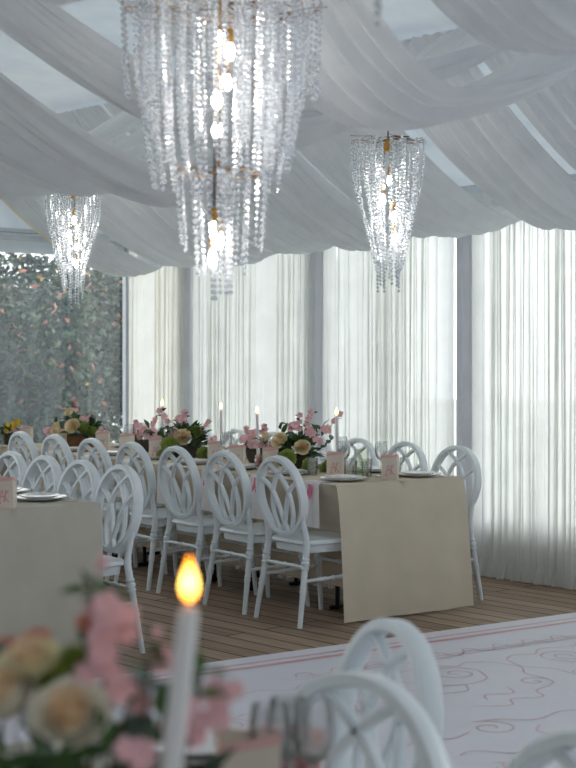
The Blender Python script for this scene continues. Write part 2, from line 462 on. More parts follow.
m = MB(); wallbox(m, A_NEAR, A_GABLE+.1, 9.72, 9.75, 0, 2.62)
tag(m.build('wall_front', M_tentside, smooth=False), kind='structure')
m = MB(); m.cap([R(A_NEAR-.1,-.2,0)]+[R(A_NEAR-.1,b,h-.01) for b,h in [(-.2,2.58)]+ROOF[1:4]+[(9.7,2.6)]]+[R(A_NEAR-.1,9.7,0)])
tag(m.build('wall_right', M_tentside, smooth=False), kind='structure')
# ------------------------------------------------------------------ sheer curtains
def curtain(a0, a1, label, material, seed, top=2.52, fold=.075, puddle=.0):
    r = random.Random(seed); n = int((a1-a0)/.006); ph = 0; cols = []
    a = a0; k = 0
    phase = r.random()*6
    xs = [a0+(a1-a0)*i/n for i in range(n+1)]
    freq = [0]; 
    for i in range(n): freq.append(freq[-1]+(1+.5*math.sin(i*.035+phase)+.35*math.sin(i*.095+phase*2))*(a1-a0)/n/fold)
    rows = []
    hs = [.012, .03, .12, .4, .9, 1.5, 2.1, top]
    for h in hs:
        amp = .026*(1-.25*h/top)
        row = []
        for i, x in enumerate(xs):
            f = freq[i]*2*PI
            b = .005+amp*(1+math.sin(f))*.5+.008*math.sin(f*.37+phase)+.006*math.sin(f*2.1+h)
            if h < .05: b += .02*(1+math.sin(f*.6+phase))
            e = min(1, (x-a0)/.06, (a1-x)/.06); row.append(R(x+e*(.017*math.sin(2*f+.4*math.sin(f*.31))*(1-.25*h/top)+.006*math.sin(f*.5+h*1.3)), b, h))
        rows.append(row)
    mb = MB(); mb.grid(rows)
    o = mb.build('sheer_curtain', material)
    return tag(o, label, 'curtain', None)
curtain(3.515, 4.29, 'cream sheer curtain in the corner beside the clear garden window', M_sheer_cream, 3)
curtain(1.985, 3.45, 'white sheer curtain on the bay between the two left grey posts', M_sheer, 4)
curtain(.61, 1.90, 'white sheer curtain on the bay left of the rightmost grey post', M_sheer, 6)
curtain(-.122, .45, 'white sheer curtain just right of the rightmost grey post, gathered at the floor', M_sheer, 8)
curtain(-.86, -.121, 'white sheer curtain at the right edge of the picture', M_sheer, 9)
for i, (a0, a1) in enumerate(((-2.3,-1.02),(-3.8,-2.5))):
    curtain(a0, a1, 'white sheer curtain beyond the right edge of the picture, %s from the frame' % ('first','second')[i], M_sheer, 20+i)

# ------------------------------------------------------------------ ceiling drapes
def drape(a_far, a_near, b0, h0, b1, h1, bs, hs, label, mid=.78, seed=0, edging=False, nf=9):
    """fabric strip hung between two supports (b0,h0) and (b1,h1), hanging lowest at (bs,hs); pulled in sideways at the middle"""
    r = random.Random(seed); ph = r.random()*6
    ac = a_far; width = a_far-a_near
    K, J = 30, 72
    rows = []
    for i in range(K+1):
        t = i/K; b = b0+(b1-b0)*t
        if b <= bs:
            q = (bs-b)/(bs-b0); h = hs+(h0-hs)*(q**1.6)
        else:
            q = (b-bs)/(b1-bs); h = hs+(h1-hs)*(q**1.6)
        loose = math.sin(PI*t)
        wd = width*(1-(1-mid)*loose)
        row = []
        for j in range(J+1):
            s = j/J
            a = a_far-(width-wd)*.25-wd*s
            f = s*nf*2*PI+ph
            z = h+(.003+.023*loose)*math.sin(f+.8*math.sin(f*.23+ph))+(.002+.006*loose)*math.sin(1.7*f+ph+t*2)+.014*loose*math.sin(f*.37+t*3)
            z += .10*loose*(2*s-1)**2*(1 if s > .5 else .55)        # the edges ride higher than the belly
            row.append(R(a, b+.01*math.cos(f), z))
        rows.append(row)
    mb = MB(); mb.grid(rows)
    if edging:
        mb.grid([[r_[0]+Vector((0,0,.003)), r_[0]+Vector((0,0,-.028))] for r_ in rows], 1)
    o = mb.build('ceiling_drape', [M_drape, M_edge] if edging else M_drape)
    return tag(o, label, 'ceiling drape', None)
B1, B2, B3 = 1.9, 4.75, 7.6
# wall span
span1 = [(3.95,3.32),(3.30,2.62),(2.60,1.98),(1.96,1.30),(1.28,.66),(.64,-.26),(-.42,-1.08),(-1.1,-1.72),(-1.74,-2.38),(-2.4,-3.0)]
for i, (af, an) in enumerate(span1):
    drape(af, an, -.06, 2.50, B1+.01, 3.09, .42, 2.10+.03*(i%2)+.018*i, 'white ceiling drape sloping to the curtain wall, %s strip from the garden window' % (['first']+ORD[1:])[i], seed=i, mid=.93, edging=(i == 0))
# middle span
span2 = [(1.55,.98,2.42),(.95,.36,2.36),(.30,-.33,2.32),(-.39,-.80,2.23),(-1.0,-1.42,2.40),(-1.50,-1.95,2.5),(-1.98,-2.68,2.375),(-2.72,-3.35,2.55),(-3.4,-4.0,2.6)]
for i, (af, an, hs) in enumerate(span2):
    drape(af, an, B1-.01, 3.09, B2, 2.88 if i < 5 else 3.2 if i == 5 else 3.44, 3.35 if i < 5 else 3.6, hs-.05, 'white ceiling drape sagging across mid room, %s strip from the left' % (['first']+ORD[1:])[i], seed=40+i, mid=.84)
# camera span
for i, (af, an, hs) in enumerate([(-2.2,-2.85,2.5),(-2.9,-3.6,2.38),(-3.7,-4.4,3.0),(-4.5,-5.2,2.9)]):
    drape(af, an, B2, 3.44, B3, 3.02, 5.5, hs-.05, 'white ceiling drape overhead nearest the camera, %s strip from the left' % (['first']+ORD[1:])[i], seed=60+i, mid=.84)

# ------------------------------------------------------------------ chairs
def chair_proto():
    root = thing('banquet_chair', 'x', 'chair')
    zc, A, B = .692, .198, .205
    lean = .16
    yb = -.185
    def bk(x, z): return Vector((x, yb-(z-.48)*lean, z))
    nrm = Vector((0, 1, lean)).normalized()
    m = MB(); pts = []
    for k in range(48):
        a = 2*PI*k/48; pts.append(bk(A*math.sin(a), zc-B*math.cos(a)*-1))
    m.strap(pts, .026, .048, nrm, closed=True)
    m.build('back_frame', M_chair, root)
    outer = [(.055,-.195),(.088,-.10),(.082,-.01),(.045,.075),(-.02,.135),(-.085,.172),(-.115,.168)]
    inner = [(.022,-.198),(-.012,-.12),(-.045,-.03),(-.085,.035),(-.14,.075),(-.185,.088)]
    for P in (outer, inner):
        for s in (1, -1):
            m = MB(); m.strap([bk(s*x, zc+z) for x, z in smooth_path(P, 5)], .017, .024, nrm)
            m.build('arc_slat', M_chair, root)
    # seat
    m = MB()
    def outline(sx, sy, z, n=40):
        o = []
        for k in range(n):
            a = 2*PI*k/n; c, s = math.cos(a), math.sin(a); e = .38
            x = sx*math.copysign(abs(c)**e, c); y = sy*math.copysign(abs(s)**e, s)
            x *= 1+.07*(y/sy)
            o.append(Vector((x, y+.01, z)))
        return o
    rows = [outline(.192,.195,.432), outline(.2,.203,.438), outline(.2,.203,.448), outline(.194,.197,.456), outline(.15,.15,.454), outline(.05,.05,.452)]
    m.grid(rows, 0, closed=True); m.cap(rows[0][::-1]); m.cap(rows[-1])
    seat = m.build('seat', M_chair, root)
    m = MB(); rows = [outline(.178,.18,.39), outline(.182,.184,.432)]
    m.grid(rows, 0, closed=True); m.cap(rows[0][::-1]); m.build('apron', M_chair, seat)
    def turned(base, top, r0, r1, beads):
        base, top = Vector(base), Vector(top); n = 40; pts = []; rad = []
        for k in range(n+1):
            t = k/n; p = base.lerp(top, t)
            r = r0+(r1-r0)*t
            for bt, bs in beads:
                d = (t-bt)/.018
                if abs(d) < 1: r += bs*math.sqrt(1-d*d)
            pts.append(p); rad.append(r)
        return pts, rad
    for s in (1, -1):
        # rear leg runs up into the ring
        m = MB()
        pts, rad = turned((s*.205,-.245,0), (s*.178,-.182,.40), .0135, .0185, ((.48,.005),(.52,.004),(.78,.007),(.84,.009),(.90,.006)))
        up = [Vector((s*.176,-.178,.43)), Vector((s*.173,-.181,.48)), bk(s*.172,.56), bk(s*.180,.60)]
        m.tube(pts+up, rad+[.018,.017,.015,.012], 10)
        m.build('leg', M_chair, root)
        m = MB(); pts, rad = turned((s*.200,.205,0), (s*.178,.165,.395), .0125, .019, ((.45,.006),(.74,.008),(.8,.009),(.88,.007)))
        m.tube(pts, rad, 10); m.build('leg', M_chair, root)
        m = MB(); pts, rad = turned((s*.189,-.208,.245), (s*.192,.188,.255), .0095, .0095, ((.3,.004),(.36,.005),(.5,.006),(.64,.005),(.7,.004)))
        m.tube(pts, rad, 8); m.build('stretcher', M_chair, root)
    for y, z in ((-.196,.318), (.180,.300)):
        m = MB(); pts, rad = turned((-.183,y,z), (.183,y,z), .0095, .0095, ((.3,.003),(.5,.005),(.7,.003)))
        m.tube(pts, rad, 8); m.build('stretcher', M_chair, root)
    return root
PROTO = chair_proto(); USED = [False]
def chair(p, rz, label, group, z=0):
    loc = (p[0], p[1], z)
    if not USED[0]:
        USED[0] = True; PROTO.location = loc; PROTO.rotation_euler = (0,0,rz); PROTO['label'] = label; PROTO['group'] = group; return PROTO
    return dup(PROTO, loc, rz, label, group)

TA = math.radians(36)
V = Vector((math.cos(TA), math.sin(TA), 0)); U = Vector((-math.sin(TA), math.cos(TA), 0))
RZ_V = math.atan2(-V.x, V.y)          # chair facing +V
K1 = Vector((.267, 8.18, 0)); L1, W1 = 4.4, .92
TOP = .75
def T1(u, v, z=TOP): p = K1+U*u+V*v; p.z = z; return p
F2 = Vector((-.903, 7.2, 0)); L2, W2 = 3.0, .92
def T2(u, v, z=TOP): p = F2+U*u+V*v; p.z = z; return p
E3 = Vector((-.25, 2.95, 0)); L3 = 2.3
def T3(u, v, z=TOP): p = E3+U*u+V*v; p.z = z; return p

nm = ['nearest','second nearest','third nearest','fourth nearest','fifth nearest','sixth nearest','farthest']
for k in range(7):
    chair(T1(.18+.525*k, -.025), RZ_V, 'white openwork chair in front of the long cream table, %s in its row' % nm[k], 'chairs along the front of the long table')
for k in range(8):
    lab = ['white openwork chair behind the right corner of the long table, farthest right',
           'white openwork chair on the curtain side, behind the printed box at the near end'][k] if k < 2 else 'white openwork chair on the curtain side of the long table, %s from the right end' % ['','','third','fourth','fifth','sixth','seventh','eighth'][k]
    chair(T1(.28+.48*k, .90), RZ_V+PI, lab, 'chairs along the curtain side of the long table')
for k in range(4):
    chair(T2(.21+.42*k, -.005), RZ_V+PI, ['white openwork chair at the corner of the left ivory table, nearest of its row','white openwork chair behind the plates on the left ivory table, second of its row','white openwork chair behind the left ivory table, third of its row','white openwork chair of the left ivory table beyond the left edge, fourth of its row'][k], 'chairs behind the left table')
chair(T3(-.545, -.145), RZ_V+PI+math.radians(9), 'large blurred white chair back in the foreground in front of another chair', 'foreground chairs', .0056)
pc = Vector((.178, 3.1, 0)); rz1 = RZ_V+PI-math.radians(13)
chair(pc+Vector((-math.sin(rz1)*.2, math.cos(rz1)*.2, 0)), rz1, 'blurred white chair pulled out onto the white carpet, behind the large foreground chair', 'foreground chairs', .0056)
chair(T3(-1.03, -.12), RZ_V+PI, 'blurred white chair back cut off at the bottom right corner', 'foreground chairs', .0056)

# ------------------------------------------------------------------ tables and cloths
def table(Tf, L, W, label, vlo, legs_u, vins=.26):
    p = Tf(0, 0, 0); root = thing('banquet_table', label, 'table', p, math.atan2(U.y, U.x))
    inv = Matrix.Rotation(-math.atan2(U.y, U.x), 3, 'Z')
    def loc(u, v, z): return inv @ (Tf(u, v, z)-p)
    u0, u1 = (0, L) if L > 0 else (L, 0)
    m = MB()
    a, b, c, d = loc(u0+.02,vlo+.02,TOP-.03), loc(u1-.02,vlo+.02,TOP-.03), loc(u1-.02,vlo+W-.02,TOP-.03), loc(u0+.02,vlo+W-.02,TOP-.03)
    t = Vector((0,0,.027))
    m.cap([a,b,c,d][::-1]); m.cap([a+t,b+t,c+t,d+t])
    for x, y in ((a,b),(b,c),(c,d),(d,a)): m.quad(x, y, y+t, x+t)
    m.build('tabletop', M_wood, root, smooth=False)
    for u in legs_u:
        for v in (vlo+vins, vlo+W-vins-.06):
            m = MB(); m.tube([loc(u,v,.0), loc(u,v,TOP-.03)], .014, 8); m.tube([loc(u,v-.05,.014), loc(u,v+.05,.014)], .013, 8)
            m.build('leg', M_black, root)
    return root
def tablecloth(Tf, L, vlo, W, drops, flare, material, label, push=0, seed=1):
    """drops: near end(u=0 side facing), far end, low-v side, high-v side"""
    r = random.Random(seed); mb = MB()
    u0, u1 = (0, L) if L > 0 else (L, 0)
    v0, v1 = vlo, vlo+W
    nu, nv = 40, 14
    mb.grid([[Tf(u0+(u1-u0)*i/nu, v0+(v1-v0)*j/nv, TOP) for j in range(nv+1)] for i in range(nu+1)])
    def side(kind, drop, fl, push=0):
        n = 60 if kind in ('v0','v1') else 26
        K = 14; rows = []
        ph = r.random()*6
        for k in range(K+1):
            t = k/K; row = []
            for i in range(n+1):
                s = i/n
                z = TOP-drop*t
                edge = min(1, t*8)
                rip = t*(.010*math.sin(s*9+ph)+.006*math.sin(s*23+ph*2))
                off = .006*edge+fl*t**.7+rip
                if push:
                    d = min(1, (drop*t)/.28); d = d*d*(3-2*d); off = .006*edge-push*d+rip*.8
                if kind == 'u0': p = Tf(u0-off, v0-.006+(v1-v0+.012)*s+-(1-s)*.03*t, z)
                elif kind == 'u1': p = Tf(u1+off, v0-.006+(v1-v0+.012)*s, z)
                elif kind == 'v0': p = Tf(u0+(u1-u0)*s, v0-off, z)
                else: p = Tf(u0+(u1-u0)*s, v1+off, z)
                row.append(p)
            rows.append(row)
        mb.grid(rows)
    side('u0', drops[0], flare); side('u1', drops[1], .02)
    side('v0', drops[2], .02, push); side('v1', drops[3], .0)
    o = mb.build('tablecloth', material)
    return tag(o, label, 'tablecloth')
table(T1, L1, W1, 'long banquet table on black legs under the cream cloth', 0, (.33, 1.19, 1.62, 2.5, 2.95, 4.2))
tablecloth(T1, L1, 0, W1, (.735,.7,.60,.22), .092, M_cloth, 'long cream tablecloth hanging to the deck at the near table end', push=.20, seed=3)
table(T2, L2, W2, 'banquet table under the ivory cloth at the left edge', -W2, (.35, 1.5, 2.7), .2)
tablecloth(T2, L2, -W2, W2, (.735,.7,.65,.22), .03, M_cloth2, 'ivory tablecloth on the table at the left edge, hanging flat to the floor', seed=5)
table(T3, -L3, W2, 'foreground banquet table mostly below the picture, carrying the blurred flowers', -W2, (-.3, -1.2, -2.0), .3)
tablecloth(T3, -L3, -W2, W2, (.6,.6,.6,.2), .02, M_cloth2, 'ivory cloth of the foreground table with the blurred flowers', seed=8)

# ------------------------------------------------------------------ tableware
def p_wineglass():
    root = thing('wine_glass', 'x', 'wine glass')
    m = MB(); m.lathe([(.034,.001),(.033,.003),(.006,.006),(.0035,.02),(.0035,.088),(.006,.094)], 16); m.build('stem', M_glass, root)
    m = MB(); m.lathe([(.005,.093),(.022,.102),(.034,.122),(.038,.145),(.036,.175),(.032,.205),(.0305,.205),(.0345,.175),(.0365,.145),(.032,.123),(.02,.105),(.003,.097)], 18); m.build('bowl', M_glass, root)
    return root
def p_tumbler():
    m = MB(); m.lathe([(.028,.001),(.033,.1),(.0315,.1),(.0265,.008),(.002,.008)], 16)
    return m.build('tumbler', M_glass)
def p_box():
    root = thing('favour_box', 'x', 'box')
    m = MB(); w, d, h = .046, .03, .14
    ring = [(-w,-d),(w,-d),(w,d),(-w,d)]
    rows = []
    for z, k in ((0,1),(.05,.99),(.1,.985),(h,1.0)): rows.append([Vector((x*k,y*k,z+(.006*(1 if i%2 else -1) if z == h else 0))) for i,(x,y) in enumerate(ring)])
    m.grid(rows, 0, closed=True); m.cap(rows[0][::-1])
    inr = [[Vector((p.x*.94,p.y*.92,p.z)) for p in rows[-1]], [Vector((p.x*.94,p.y*.92,.09)) for p in rows[-1]]]
    m.grid([rows[-1], inr[0], inr[1]], 0, closed=True); m.cap(inr[1])
    m.build('body', M_paper, root, smooth=False)
    m = MB(); rows = [[p*1 for p in [Vector((x*1.01,y*1.02,.126+(.006*(1 if i%2 else -1)))) for i,(x,y) in enumerate(ring)]], [Vector((x*1.012,y*1.022,h+.002+(.006*(1 if i%2 else -1)))) for i,(x,y) in enumerate(ring)]]
    m.grid(rows, 0, closed=True); m.build('rim_band', M_paperpink, root, smooth=False)
    m = MB()
    for sgn in (-1,):
        y = sgn*(d+.0015)
        for P in ([(-.018,.028),(-.006,.085),(.006,.03)], [(-.016,.05),(.0,.056),(.014,.05)], [(.008,.03),(.012,.06),(.011,.086)], [(.026,.086),(.010,.058),(.028,.028)], [(-.026,.03),(-.018,.022),(-.008,.03)]):
            m.strap([Vector((sgn*-1*-x if False else x*(-sgn), y, z)) for x, z in smooth_path(P, 4)], .0042, .001, (0,1,0))
    m.build('monogram', M_print, root)
    return root
def p_plate():
    root = thing('plate_setting', 'x', 'plate')
    m = MB(); m.lathe([(.08,.001),(.1,.006),(.135,.016),(.137,.018),(.1,.010),(.07,.006),(.001,.006)], 32); m.build('dinner_plate', M_porc, root)
    m = MB(); m.lathe([(.06,.0085),(.075,.013),(.102,.024),(.103,.026),(.073,.017),(.001,.0155)], 32); m.build('side_plate', M_porc, root)
    return root
def p_napkin(drop=.25):
    root = thing('napkin', 'x', 'napkin')
    m = MB(); rows = []
    for k in range(24):
        s = -.14+(.14+drop)*k/23
        row = []
        for j in range(9):
            x = -.075+.15*j/8
            if s < 0: y, z = -s, .0025
            else: y, z = -.014-.008*s, -s
            if abs(s) < .02: z += .0015
            x2 = x*(1+.15*max(0,s)) ; y2 = y-.006*math.sin(j*1.3)*max(0,s)*3
            row.append(Vector((x2, y2, z)))
        rows.append(row)
    m.grid(rows); m.build('cloth', M_napkin, root)
    m = MB()
    for sx in (-1, 1):
        rows = []
        for k in range(8):
            t = k/7; w = .004+.012*math.sin(PI*(.2+.8*t))
            c = Vector((sx*.016*t*1.2+.01*math.sin(t*5), -.026-.004*t, -.01-.085*t))
            rows.append([c+Vector((-w,0,0)), c+Vector((w,-.004*math.sin(t*6),0))])
        m.grid(rows)
    m.build('bow', M_ribbon, root)
    return root
def p_jug():
    root = thing('water_jug', 'x', 'jug')
    m = MB(); m.lathe([(.04,.001),(.042,.01),(.043,.165),(.041,.165),(.040,.012),(.002,.01)], 20); m.build('body', M_green_glass, root)
    m = MB(); m.lathe([(.0385,.0125),(.0388,.10),(.002,.10)], 20); m.build('water', clear_mat('water', gloss=.06, tint=(.9,.93,.88)), root)
    return root
def p_jar():
    root = thing('dessert_jar', 'x', 'jar')
    m = MB(); m.lathe([(.024,.001),(.026,.01),(.026,.06),(.021,.07),(.019,.07),(.024,.06),(.024,.012),(.002,.008)], 14); m.build('body', M_glass, root)
    m = MB(); m.ball((0,0,.036), .0225, 12, 8, sc=(1,1,1.1)); m.build('filling', M_red, root)
    m = MB(); m.lathe([(.0225,.0705),(.0225,.085),(.02,.088),(.001,.088)], 14); m.build('lid', M_paperpink, root)
    return root
def p_candle(h, lean=0, r=.011, fl=1.0):
    root = thing('taper_candle', 'x', 'candle')
    m = MB(); m.lathe([(.04,.001),(.04,.005),(.012,.012),(.010,.03),(.016,.04),(.0135,.055),(.0001,.055)], 18); m.build('holder', M_gold, root)
    d = Vector((math.sin(lean), 0, math.cos(lean))); b = Vector((0,0,.035))
    m = MB(); m.tube([b, b+d*h*.5, b+d*h*.985, b+d*h], [r*1.08, r, r*.86, r*.5], 14); m.build('wax', M_wax, root)
    m = MB(); m.tube([b+d*h, b+d*(h+.01)], .0012, 6); m.build('wick', M_cord, root)
    c = b+d*h+Vector((0,0,.004))
    m = MB(); m.lathe([(.0005,0),(.0075*fl,.006*fl),(.010*fl,.014*fl),(.0085*fl,.026*fl),(.004*fl,.038*fl),(.0003,.048*fl)], 12, c=c); m.build('flame', M_flame, root)
    return root
def p_knife(n):
    m = MB(); m.strap([(0,-.1,.003),(0,.0,.003),(0,.02,.003)], .012, .003, (0,0,1)); m.strap([(0,.02,.003),(0,.08,.003),(.003,.11,.003)], .017, .0015, (0,0,1))
    return m.build(n, M_steel)
def p_fork(n):
    m = MB(); m.strap([(0,-.1,.003),(0,.04,.003),(0,.055,.003)], .010, .0025, (0,0,1))
    m.strap([(-.012,.055,.003),(.012,.055,.003)], .012, .002, (0,0,1))
    for x in (-.0105,-.0035,.0035,.0105): m.strap([(x,.058,.003),(x,.10,.004)], .003, .002, (0,0,1))
    return m.build(n, M_steel)

class Rep:
    """first call moves the prototype, later calls copy it with its parts"""
    def __init__(self, proto, cat, group): self.p = proto; self.used = False; self.cat = cat; self.g = group
    def put(self, loc, rz, label, scale=None):
        if not self.used:
            self.used = True; o = self.p; o.location = loc; o.rotation_euler = (0,0,rz)
            if scale: o.scale = scale
        else: o = dup(self.p, loc, rz, None, None, scale)
        return tag(o, label, self.cat, self.g)
Z1 = TOP+.001
wine = Rep(p_wineglass(), 'wine glass', 'stemmed glasses on the tables')
tumb = Rep(p_tumbler(), 'tumbler', 'tumblers on the long table')
boxs = Rep(p_box(), 'box', 'printed favour boxes on the tables')
plat = Rep(p_plate(), 'plate', 'place settings on the tables')
napk = Rep(p_napkin(), 'napkin', 'napkins hanging over the table edge')
jars = Rep(p_jar(), 'jar', 'small dessert jars')
RZB = math.radians(-8)
# place settings, front side of the long table
names7 = ['at the nearest chair','at the second chair','at the third chair','at the fourth chair','at the fifth chair','at the sixth chair','at the farthest chair']
for k in range(7):
    u = .20+.525*k
    plat.put(T1(u, .20, Z1), 0, 'white stacked plates on the front of the long table %s' % names7[k])
    napk.put(T1(u+.02, .0, TOP+.001), RZ_V, 'white napkin with pink bow hanging over the long table edge %s' % names7[k])
plat.put(T1(.17, .73, Z1), 0, 'white stacked plates at the far right corner of the long table end')
for k in range(1, 8):
    plat.put(T1(.10+.49*k, .73, Z1), 0, 'white stacked plates on the curtain side of the long table, %s from the right end' % ORD[k])
# favour boxes (u, v)
bx = [(.10,.46,'cream printed box with pink monogram alone at the near end of the long table'),
      (.44,.33,'pink printed box between the wine glass and tall candle beside the nearest flowers'),
      (.98,.25,'pink printed box left of the nearest flower arrangement'),
      (1.34,.25,'pink printed box between the nearest and middle flower arrangements'),
      (1.76,.36,'pink printed box in front of the middle flower arrangement'),
      (2.32,.25,'pink printed box just left of the middle flower arrangement'),
      (2.86,.33,'cream printed box right of the farthest flower arrangement'),
      (3.27,.36,'cream printed box in front of the farthest flower arrangement'),
      (3.83,.33,'pink printed box left of the farthest flower arrangement'),
      (4.24,.22,'cream printed box at the far left end of the long table')]
for u, v, lab in bx: boxs.put(T1(u, v, Z1), RZB+rnd.uniform(-.15,.15), lab)
boxs.put(T2(.05,-.47,Z1), RZB, 'cream printed box on the left ivory table at the picture edge')
boxs.put(Vector((-.062,2.27,Z1)), .2, 'blurred printed box with pink rim on the foreground table')
gl = [(.448,.40,'wine glass in front of the nearest flower arrangement'),(.276,.54,'wine glass between the water jug and the cream box'),
      (.80,.66,'wine glass behind the nearest flowers on the curtain side'),(1.32,.66,'wine glass on the curtain side right of the middle flowers'),
      (1.60,.34,'wine glass beside the box in front of the middle flowers'),(2.95,.40,'wine glass right of the farthest flower arrangement'),
      (3.10,.62,'wine glass behind the box right of the farthest flowers'),(3.95,.38,'wine glass left of the farthest flower arrangement, right one of two'),(4.13,.38,'wine glass left of the farthest flower arrangement, left one of two')]
for u, v, lab in gl: wine.put(T1(u, v, Z1), 0, lab)
wine.put(T2(.12,-.52,Z1), 0, 'wine glass behind the box on the left ivory table')
for i, (x, d) in enumerate(((270,2.30),(288,2.34),(313,2.32))):
    wine.put(Vector(((x-288)*d/F, d, Z1)), 0, 'blurred wine glass on the foreground table, %s of three' % ['leftmost','middle','rightmost'][i], (.88,.88,.88))
for u, v, lab in ((.36,.50,'clear tumbler right behind the water jug'),(.50,.48,'clear tumbler left of the water jug'),(.62,.30,'clear tumbler beside the pink box near the nearest flowers'),
                  (.33,.70,'clear tumbler on the curtain side near the jug'),(1.5,.60,'clear tumbler on the curtain side between the flower arrangements'),(2.75,.55,'clear tumbler far along the long table behind a box')):
    tumb.put(T1(u, v, Z1), 0, lab)
jg = p_jug(); jg.location = T1(.285,.40,Z1); tag(jg, 'glass water jug with straight sides near the end of the long table', 'jug')
jars.put(T1(1.15,.28,Z1), 0, 'small jar of red dessert on the long table between two boxes')
jars.put(Vector((-.018,2.43,Z1)), 0, 'blurred jar of red dessert on the foreground table, left one of two', (1.4,1.4,1.3))
jars.put(Vector((.030,2.40,Z1)), 0, 'blurred jar of red dessert on the foreground table, right one of two', (1.4,1.4,1.3))
plat.put(T2(.30,-.17,Z1), 0, 'white stacked plates on the left ivory table in front of the chairs')
plat.put(T2(.72,-.17,Z1), 0, 'white stacked plates on the left ivory table, second from its corner')
plat.put(Vector((-.17,2.70,Z1)), 0, 'blurred white plates at the corner of the foreground table')
kn = Rep(p_knife('table_knife'), 'knife', 'cutlery'); fk = Rep(p_fork('table_fork'), 'fork', 'cutlery')
kn.put(T1(.02,.80,Z1)+U*.03, RZ_V, 'knife beside the plates at the right corner of the long table')
fk.put(T1(.33,.77,Z1), RZ_V, 'fork beside the plates at the right corner of the long table')
kn.put(T2(.13,-.15,Z1), RZ_V+PI, 'knife near the corner of the left ivory table')
fk.put(T2(.47,-.15,Z1), RZ_V+PI, 'fork beside the plates on the left ivory table')
kn.put(Vector((-.115,2.50,Z1)), .5, 'blurred knife lying by the plates on the foreground table')
# candles on the long table
cands = [(.58,.46,.345,'lit white taper candle right of the nearest flower arrangement'),(1.41,.46,.33,'lit white taper candle left of the nearest flower arrangement'),
         (1.90,.50,.34,'lit white taper candle right of the middle flower arrangement'),(2.60,.46,.345,'lit white taper candle left of the middle flower arrangement')]
for u, v, h, lab in cands:
    c = p_candle(h-.035, math.radians(rnd.uniform(-2,1.5))); c.location = T1(u, v, Z1); tag(c, lab, 'candle', 'taper candles on the long table')
M_flame = flame_mat(2.6, (255,215,110), (255,140,30))
c = p_candle(.425, math.radians(6.5), .0125, 1.0); c.location = (-.150, 1.55, Z1); tag(c, 'blurred lit white taper candle in the foreground, leaning right', 'candle')

# ------------------------------------------------------------------ flowers
def orient(p, d):
    d = Vector(d).normalized(); return Matrix.Translation(Vector(p)) @ d.to_track_quat('Z','Y').to_matrix().to_4x4()
def add_rose(mb, p, d, r, n=20, seed=0, inner=1):
    rr = random.Random(seed); M = orient(p, d)
    for i in range(n):
        q = i/(n-1); phi = i*2.399+rr.uniform(-.2,.2)
        rho = r*(.16+.84*q**.75); H = r*(1.25-.40*q); w = 1.15-.35*q
        rows = []
        for k in range(6):
            t = k/5; row = []
            for j in range(7):
                s = -1+2*j/6
                ra = rho*(math.sin(t*PI/2)**.7)*(1-.06*s*s)
                ra += r*.10*q*t**4
                z = H*(t**(.9))*(1-.16*s*s*t)-r*.10*q*t**5
                a = phi+s*w*(.35+.65*math.sin(min(1,t*1.3)*PI/2))
                row.append(M @ Vector((ra*math.cos(a), ra*math.sin(a), z-r*.35)))
            rows.append(row)
        mb.grid(rows, inner if q < .38 else 0)
def add_mum(mb, p, d, r, n=150, seed=0):
    rr = random.Random(seed)
    M = orient(p, d)
    for i in range(n):
        z = 1-1.55*(i+.5)/n; rad = math.sqrt(max(0,1-z*z)); a = i*2.399
        dr = Vector((rad*math.cos(a), rad*math.sin(a), z))
        t1 = dr.cross(Vector((.3,.2,1))).normalized(); t2 = dr.cross(t1)
        ln = r*rr.uniform(.85,1.1); w = r*.16
        b = dr*r*.45; tip = dr*ln+Vector((0,0,.12*r))
        mid = dr*ln*.8
        mb.quad(M @ b, M @ (mid+t1*w), M @ tip, M @ (mid-t1*w))
    mb.ball((0,0,0), r*.55, 10, 6, 0, M=M)
def add_blossom(mb, p, d, r, seed=0, mc=1):
    rr = random.Random(seed); M = orient(p, d); a0 = rr.random()*6
    for k in range(5):
        a = a0+2*PI*k/5; rows = []
        for i in range(5):
            t = i/4; w = r*.46*math.sin(PI*(.1+.85*t)); row = []
            for j in range(3):
                s = j-1
                x, y, z = r*t, s*w, r*(.35*t-.25*t*t*t)-abs(s)*-.08*r
                row.append(M @ Vector((x*math.cos(a)-y*math.sin(a), x*math.sin(a)+y*math.cos(a), z)))
            rows.append(row)
        mb.grid(rows, 0)
    mb.ball((0,0,r*.12), r*.14, 6, 4, mc, M=M)
def add_leaf(mb, p, d, l, w, seed=0, m=0):
    rr = random.Random(seed); d = Vector(d).normalized()
    side = d.cross(Vector((rr.uniform(-.4,.4), rr.uniform(-1,0), 1))).normalized(); up = side.cross(d)
    rows = []
    for i in range(6):
        t = i/5; ww = w*math.sin(PI*(.04+.94*t))*(1-.25*t)
        c = Vector(p)+d*l*t-up*l*.22*t*t
        rows.append([c-side*ww/2+up*ww*.15, c, c+side*ww/2+up*ww*.15])
    mb.grid(rows, m)
def spray(mb, p, d, l, n, ll, lw, seed, m_stem=0, m_leaf=1):
    """a stem with leaves set along it"""
    rr = random.Random(seed); d = Vector(d).normalized(); pts = []
    bend = Vector((rr.uniform(-.3,.3), rr.uniform(-.3,.3), rr.uniform(-.1,.2)))
    for k in range(7):
        t = k/6; pts.append(Vector(p)+d*l*t+bend*l*t*t*.6)
    mb.tube(pts, [max(.0012, .0028*(1-k/8)) for k in range(7)], 5, m_stem)
    for k in range(n):
        t = .25+.75*k/max(1,n-1); i = min(5, int(t*6)); q = pts[i].lerp(pts[i+1], t*6-i)
        ax = Vector((rr.uniform(-1,1), rr.uniform(-1,1), rr.uniform(-.4,.7)))
        add_leaf(mb, q, d*.6+ax.normalized(), ll*rr.uniform(.7,1.2), lw*rr.uniform(.8,1.2), rr.randint(0,9999), m_leaf)
    return pts

